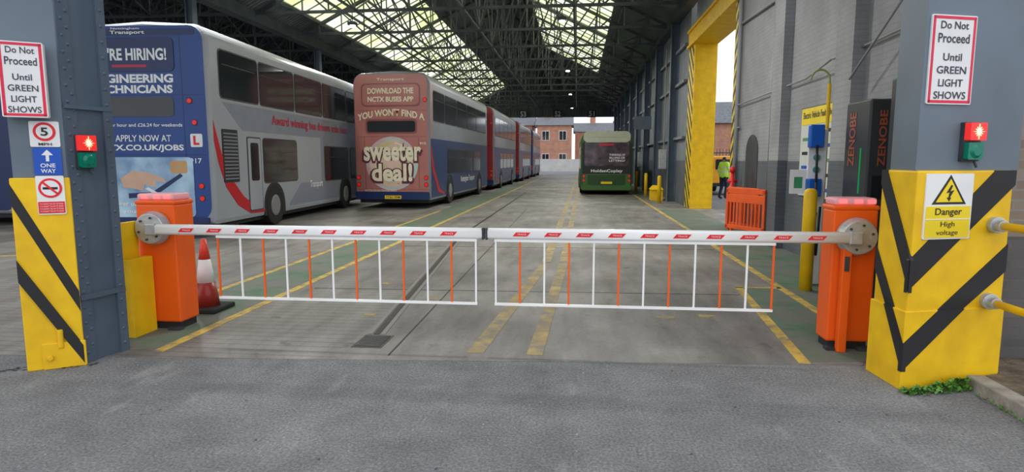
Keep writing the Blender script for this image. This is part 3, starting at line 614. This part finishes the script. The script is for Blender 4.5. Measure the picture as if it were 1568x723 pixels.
shape('advert_tool',Pr,[(1.1,1.0),(1.18,1.02),(1.9,.6),(1.86,.54)],WLET,e,.024,.027); shape('advert_orange_block',Pr,rrect(1.65,2.0,1.3,1.55,.05),pm('ad_orange',(.6,.35,.15)),e,.02,.023); shape('advert_dark_tool',Pr,[(.75,.8),(1.3,.85),(1.9,1.25),(1.85,1.3),(1.25,.93),(.75,.9)],NAVYD,e,.0245,.026)
text('power under',Pr,.35,1.15,.62,.74,WLET,e,.03,.02); text('for your',Pr,.35,.95,.48,.58,WLET,e,.03,.02)
panel('learner_plate',Pr,2.1,2.34,1.82,2.08,WHT,e,.0,.02,.03); text('L',Pr,2.16,2.28,1.86,2.04,RED,e,.024,.05); text('917',Pr,2.06,2.3,1.5,1.6,WLET,e,.012,.01)
lamps(e,Pr,2.5,[(2.12,2.72),(2.27,1.05),(2.27,.8),(2.2,2.3)],.045); panel('rear_bumper',Pr,.1,2.4,.3,.42,NAVYD,e,0,.05,.03)
A=Acc()
for z in(1.66,2.83): A.prism(Pr,[(.1,z),(2.4,z),(2.4,z+.012),(.1,z+.012)],0,.008)
A.prism(Pr,[(1.98,.5),(1.995,.5),(1.995,4),(1.98,4)],0,.008);A.done('panel_seams',NAVYD,e)
PINK=pm('bus_salmon_pink',(.44,.17,.15),ns=2,na=.08); PINKD=pm('bus_salmon_dark',(.27,.08,.075)); CREAM=pm('cream_lettering',(.85,.78,.6))
def deal_bus(loc,rz,rear,rd,L=11.2):
    e,Pr,Ps=dd('double_decker_bus',loc,rz,L,4.36,rear,SILD,clow=NAVYS,wins=[(.5,2.0),(2.1,3.9),(4,5.8),(5.9,7.8),(7.9,10.3)],low=[(2.4,3.6,1.1,1.95),(3.75,5.3,1.1,1.95),(5.45,7.0,1.1,1.95),(7.2,8.8,1.1,1.95)])
    panel('bumper',Pr,.02,2.48,.3,.55,NAVYD,e,0,.05,.05); panel('number_plate',Pr,1.0,1.55,.32,.43,PLATE,e,.05,.06,.01)
    lamps(e,Pr,2.5,[(.13,1.0),(.13,.78),(2.37,1.0),(2.37,.78),(2.37,3.45)],.055); shape('red_swoosh',Ps,[(.15,2.1),(.5,1.3),(1.2,.6),(1.9,.45),(1.9,.38),(1.0,.5),(.3,1.2),(.15,1.6)],REDS,e,0,.009)
    panel('rear_corner_wrap',Ps,.12,.3,.5,4.0,rear,e,0,.003,.05)
    panel('top_surround',Pr,.28,2.22,3.25,3.98,rd,e,0,.015,.15); panel('top_panel',Pr,.33,2.17,3.3,3.93,rear,e,.01,.02,.13)
    panel('rear_window_surround',Pr,.4,2.1,2.4,2.86,rd,e,0,.012,.1); panel('rear_window',Pr,.46,2.04,2.45,2.8,GLASS,e,.01,.018,.08)
    A=Acc()
    for z in(2.3,3.12,.62): A.prism(Pr,[(.1,z),(2.4,z),(2.4,z+.015),(.1,z+.015)],0,.008)
    A.prism(Pr,rrect(.35,.37,.65,2.3,0),0,.008);A.prism(Pr,rrect(2.13,2.15,.65,2.3,0),0,.008);A.done('panel_seams',rd,e)
    return e,Pr,Ps
e,Pr,Ps=deal_bus((-4.68,19.5,.004),math.radians(-1.4),PINK,PINKD)
text('DOWNLOAD THE',Pr,.5,2.0,3.65,3.83,CREAM,e,.024,.03); text('NCTX BUSES APP',Pr,.5,2.0,3.4,3.56,CREAM,e,.024,.03); text('Transport',Pr,.8,1.7,4.04,4.14,CREAM,e,.012,.01)
text("YOU WON'T FIND A",Pr,.15,2.35,2.86,3.08,CREAM,e,.024,.03,fn=lambda a,z,p:(a,z+.16*(1-(2*p-1)**2)-.06))
DISC=pm('logo_teal',(.25,.5,.45),ns=1.4,na=.5,col2=(.7,.3,.4)); DISC2=pm('logo_mauve',(.6,.4,.42),ns=1.6,na=.4,col2=(.55,.5,.2))
shape('logo_disc',Pr,circ(1.25,1.45,.86,40),DISC,e,0,.01); shape('logo_disc_inner',Pr,circ(1.25,1.45,.74,40),DISC2,e,.01,.014)
pts=lambda r0,r1,t0,t1:[(1.25+r0*math.cos(t0+(t1-t0)*i/8),1.45+r0*math.sin(t0+(t1-t0)*i/8)) for i in range(9)]+[(1.25+r1*math.cos(t1-(t1-t0)*i/8),1.45+r1*math.sin(t1-(t1-t0)*i/8)) for i in range(9)]
for i in range(6): shape('logo_swirl_%d'%i,Pr,pts(.35+.06*i,.38+.06*i,i*1.1,i*1.1+2.2),CREAM if i%2 else DISC,e,.014,.016)
PL=pm('dark_plum',(.12,.03,.05))
text('sweeter',Pr,.26,2.28,1.46,2.12,PL,e,.018,.1,name='sweeter_shadow'); text('sweeter',Pr,.32,2.22,1.53,2.1,CREAM,e,.022,.03)
text('deal!',Pr,.5,1.98,.8,1.5,PL,e,.018,.1,name='deal_shadow'); text('deal!',Pr,.57,1.92,.88,1.46,CREAM,e,.022,.03)
text('NCTX.CO.UK/TRAVELDEALS',Pr,.35,1.4,.56,.62,CREAM,e,.052,.01); text('YT61 FPM',Pr,1.04,1.51,.34,.41,INK,e,.064,.01); text('910',Pr,2.18,2.38,2.05,2.13,CREAM,e,.014,.01)
text('Nottingham Transport',Ps,4.6,7.4,.65,.95,WLET,e,.012,.01)
dkred=pm('bus_deep_red',(.33,.03,.04)); dkr2=pm('bus_maroon',(.15,.015,.02))
for X,y,rz,m1,m2 in((-4.32,32.0,-.6,dkred,dkr2),(-4.1,44.0,-.2,dkred,dkr2),(-4.0,56,0,NAVY,NAVYD)): deal_bus((X,y,.004),math.radians(rz),m1,m2,10.8)
dd('double_decker_bus',(-13.3,13.5,.004),0,10.5,4.3,NAVYD,SIL); dd('double_decker_bus',(-10.4,30,.004),0,10.5,4.3,NAVY,SIL)
GRN=pm('bus_green',(.045,.14,.03)); LIME=pm('bus_cream_roof',(.46,.49,.38))
e=empty('single_decker_bus',(2.42,28.3,.004),math.radians(.5)); W=2.28
bus_body(e,9.2,2.86,GRN,W=W,z0=.25); wheels(e,(1.9,7.4),W=W,r=.44); Pr=plane((-W,0,0),(1,0,0)); Acc().box(-W+.1,-.1,.1,9,.17,.3).done('underframe',BLK,e)
shape('roof_fairing',Pr,rrect(.1,W-.1,2.35,2.84,.2),LIME,e,-.25,.03); shape('rear_black_mask',Pr,[(.06,.95),(W-.06,.95),(W-.06,2.3),(W-.2,2.5),(.2,2.5),(.06,2.3)],BLK,e,0,.015)
shape('rear_window',Pr,rrect(.16,W-.16,1.3,2.42,.12),mat('ad_window_print',(.09,.06,.08),.15,ns=2.5,na=.6,col2=(.012,.014,.016)),e,.015,.022)
panel('rear_red_blind',Pr,.8,1.45,2.2,2.3,RLET,e,.022,.026,.01); text('HoldenCopley',Pr,.45,1.85,.98,1.15,WLET,e,.024,.015)
for i,s in enumerate(('THINKING OF','SELLING OR','LETTING?')): text(s,Pr,1.25,1.95,1.75-i*.13,1.84-i*.13,WLET,e,.03,.01)
panel('engine_cover',Pr,.3,W-.3,.45,.9,pm('green_dark',(.02,.06,.015)),e,0,.015,.05); panel('number_plate',Pr,.9,1.4,.5,.6,PLATE,e,.015,.025,.01); panel('rear_bumper',Pr,.02,W-.02,.22,.42,GRN,e,0,.05,.05)
lamps(e,Pr,W,[(.13,.85),(W-.13,.85),(.13,.65),(W-.13,.65)],.05); panel('air_intake',Pr,.4,W-.4,2.58,2.74,LIME,e,.03,.045,.04)
Pl=plane((-W,0,0),(0,-1,0)); A=Acc()
for a in(.4,2.3,4.2,6.1): A.prism(Pl,rrect(-a-1.75,-a,1.15,2.2,.08),0,.012); A.prism(plane((0,0,0),(0,1,0)),rrect(a,a+1.75,1.15,2.2,.08),0,.012)
A.done('side_windows',GLASS,e); text('Sunshine',Pl,-5.2,-2.2,.5,.95,LIME,e,.012,.01)
# ---------------------------------------------------------------- outside background
def house(loc,w,d,h,rh,name='brick_building',wins=4,floors=2):
    e=empty(name,loc); A=Acc(); A.box(0,w,0,d,0,h); A.done('brick_walls',BRKR,e)
    Acc().add([(-.3,-.3,h),(w+.3,-.3,h),(w+.3,d+.3,h),(-.3,d+.3,h),(-.3,d/2,h+rh),(w+.3,d/2,h+rh)],[(0,1,5,4),(2,3,4,5),(1,2,5),(3,0,4),(3,2,1,0)]).done('slate_roof',SLATE,e)
    A=Acc();B=Acc(); P=plane((0,0,0),(1,0,0))
    for i in range(wins):
        for f in range(floors):
            a=w*(i+.5)/wins; z=h*(f+.35)/floors; B.prism(P,rrect(a-.55,a+.55,z-.05,z+1.35,0),0,.04);A.prism(P,rrect(a-.48,a-.03,z+.02,z+1.28,0),0,.06);A.prism(P,rrect(a+.03,a+.48,z+.02,z+1.28,0),0,.06)
    B.done('window_frames',WHT,e);A.done('window_panes',GLASS,e)
    A=Acc(); A.box(w*.2,w*.2+.9,d/2-.4,d/2+.4,h+rh-.6,h+rh+1.0); A.done('chimney_stack',BRKR,e)
house((-20,96,0),13,8,6.8,2.0,wins=4); house((-6,92,0),5,8,6.6,1.4,wins=2); house((-.5,100,0),12,8,6,1.6,wins=3); house((13,94,0),18,8,6,2.4,wins=5); house((-48,100,0),26,8,6,2.4,wins=6)
house((10.5,50,0),24,9,4.4,2.0,wins=6,floors=1)
Acc().box(-40,40,86,86.15,0,1.7).done('boundary_wall',mat('pale_fence',(.6,.6,.58),.7,ns=1,na=.1))
A=Acc()
for i in range(80): A.cyl((4.6+i*.2,42,0),(4.6+i*.2,42,2.3),.02,n=6)
A.box(4.5,21,41.98,42.02,.3,.36);A.box(4.5,21,41.98,42.02,2.0,2.06);A.done('metal_railing',DKM)
e=empty('yellow_van',(5.1,28.6,0)); VY=pm('van_yellow_orange',(.85,.38,.02)); A=Acc(); A.box(0,1.9,0,3.4,.45,1.75); A.done('cargo_body',VY,e,.08)
Acc().add([(.03,3.4,.45),(1.87,3.4,.45),(1.87,4.9,.45),(.03,4.9,.45),(.1,3.4,1.7),(1.8,3.4,1.7),(1.8,4.0,1.6),(.1,4.0,1.6),(.03,4.9,1.1),(1.87,4.9,1.1)],[(3,2,1,0),(4,5,6,7),(7,6,9,8),(8,9,2,3),(1,2,9,6,5),(0,4,7,8,3),(0,1,5,4)]).done('cab',VY,e)
A=Acc()
for X in(0.0,1.7):
    for yy in(.8,4.1): A.cyl((X,yy,.35),(X+.2,yy,.35),.35,n=24)
A.done('tyres',TYRE,e); P=plane((0,0,0),(1,0,0)); A=Acc(); A.prism(P,rrect(.15,.9,1.15,1.6,.05),0,.02);A.prism(P,rrect(1.0,1.75,1.15,1.6,.05),0,.02);A.done('rear_windows',GLASS,e)
lamps(e,P,1.9,[(.1,.9),(1.8,.9)],.07); panel('bumper',P,.05,1.85,.4,.55,BLK,e,0,.08,.03)
def worker(loc,rz):
    j={'pel':(0,0,.95,.15),'sp1':(0,0,1.12,.15),'ch':(0,.01,1.32,.17),'nk':(0,.01,1.5,.065),'hd0':(0,-.01,1.6,.085),'hd1':(0,-.01,1.7,.09),
       'ls':(-.18,0,1.43,.075),'le':(-.27,.03,1.16,.052),'lw':(-.27,-.06,.92,.038),'lh':(-.27,-.08,.83,.04),
       'rs':(.18,0,1.43,.075),'re':(.27,.02,1.16,.052),'rw':(.27,-.08,.93,.038),'rh':(.27,-.11,.84,.04),
       'lhp':(-.1,0,.9,.11),'lk':(-.11,-.05,.5,.072),'la':(-.12,.04,.1,.05),'lt':(-.13,-.14,.045,.045),
       'rhp':(.1,0,.9,.11),'rk':(.11,-.02,.5,.072),'ra':(.12,.1,.1,.05),'rt':(.13,-.08,.045,.045)}
    ed=[('pel','sp1'),('sp1','ch'),('ch','nk'),('nk','hd0'),('hd0','hd1'),('ch','ls'),('ls','le'),('le','lw'),('lw','lh'),('ch','rs'),('rs','re'),('re','rw'),('rw','rh'),('pel','lhp'),('lhp','lk'),('lk','la'),('la','lt'),('pel','rhp'),('rhp','rk'),('rk','ra'),('ra','rt')]
    for s,sg in(('l',-1),('r',1)):
        h=j[s+'h']
        for f in range(4):
            dy=-.03+f*.02; n1=f'{s}f{f}a';n2=f'{s}f{f}b'; ln=(.08,.095,.09,.07)[f]
            j[n1]=(h[0],h[1]+dy,h[2]-.05,.01); j[n2]=(h[0]-sg*.02,h[1]+dy,h[2]-.05-ln*.75,.008); ed+= [(s+'h',n1),(n1,n2)]
        j[s+'ta']=(h[0]-sg*.03,h[1]-.045,h[2]-.02,.011); j[s+'tb']=(h[0]-sg*.04,h[1]-.06,h[2]-.06,.009); ed+=[(s+'h',s+'ta'),(s+'ta',s+'tb')]
    ks=list(j); me=bpy.data.meshes.new('body'); me.from_pydata([j[k][:3] for k in ks],[(ks.index(a),ks.index(b)) for a,b in ed],[]); o=bpy.data.objects.new('tmp',me); C.objects.link(o)
    sk=o.modifiers.new('s','SKIN'); 
    for i,k in enumerate(ks): me.skin_vertices[0].data[i].radius=(j[k][3]*(1.15 if k in('ch','sp1','pel') else 1),j[k][3]*(.8 if k in('ch','sp1','pel') else 1)); 
    me.skin_vertices[0].data[0].use_root=True
    ss=o.modifiers.new('u','SUBSURF'); ss.levels=2
    bpy.context.view_layer.update(); m=bpy.data.meshes.new_from_object(o.evaluated_get(bpy.context.evaluated_depsgraph_get())); bpy.data.objects.remove(o)
    m.materials.clear()
    for q in(mat('hi_vis_yellow',(.5,.8,.05),.6,emit=.1),mat('navy_trousers',(.02,.03,.06),.8),mat('skin',(.6,.38,.28),.6),mat('boots',(.03,.02,.02),.7),mat('reflective_tape',(.75,.75,.75),.4),mat('hair_dark',(.05,.03,.02),.8)): m.materials.append(q)
    for p in m.polygons:
        c=p.center; z=c.z; p.use_smooth=True
        if abs(c.x)>.2 and z<.93: k=2
        elif z<.13: k=3
        elif z<.9: k=1
        elif z<1.49: k=4 if(1.08<z<1.14 or 1.24<z<1.29) else 0
        elif z>1.66 or (c.y>.02 and z>1.58): k=5
        else: k=2
        p.material_index=k
    e=empty('worker',loc,rz); b=bpy.data.objects.new('body',m); C.objects.link(b); b.parent=e
    A=Acc(); A.cyl((0,-.085,1.62),(0,-.125,1.6),.014,.008,8); A.cyl((-.09,0,1.63),(-.105,0,1.63),.025,n=8);A.cyl((.09,0,1.63),(.105,0,1.63),.025,n=8);A.done('nose_and_ears',m.materials[2],e)
    A=Acc(); A.cyl((-.03,-.09,1.65),(-.03,-.1,1.65),.01,n=8);A.cyl((.03,-.09,1.65),(.03,-.1,1.65),.01,n=8);A.box(-.025,.025,-.1,-.09,1.565,1.572);A.done('eyes_and_mouth',INK,e)
worker((5.8,25.6,0),2.2)
# ---------------------------------------------------------------- world, camera
w=bpy.data.worlds.new('overcast'); S.world=w; w.use_nodes=True; nt=w.node_tree; L=nt.links.new; bg=nt.nodes['Background']
tc=nt.nodes.new('ShaderNodeTexCoord'); n=nt.nodes.new('ShaderNodeTexNoise'); n.inputs['Scale'].default_value=2.5; n.inputs['Detail'].default_value=5; L(tc.outputs['Generated'],n.inputs['Vector'])
r=nt.nodes.new('ShaderNodeValToRGB'); L(n.outputs['Fac'],r.inputs[0]); r.color_ramp.elements[0].position=.35; r.color_ramp.elements[0].color=(.84,.91,1,1); r.color_ramp.elements[1].position=.65; r.color_ramp.elements[1].color=(1,1,1,1)
L(r.outputs[0],bg.inputs[0]); bg.inputs[1].default_value=1.5
cam=bpy.data.cameras.new('cam'); cam.sensor_width=36; cam.lens=21.81; cam.clip_end=500
co=bpy.data.objects.new('camera',cam); co.location=(0,0,1.57); co.rotation_euler=(math.radians(90-6.99),0,math.radians(6.02)); C.objects.link(co); S.camera=co
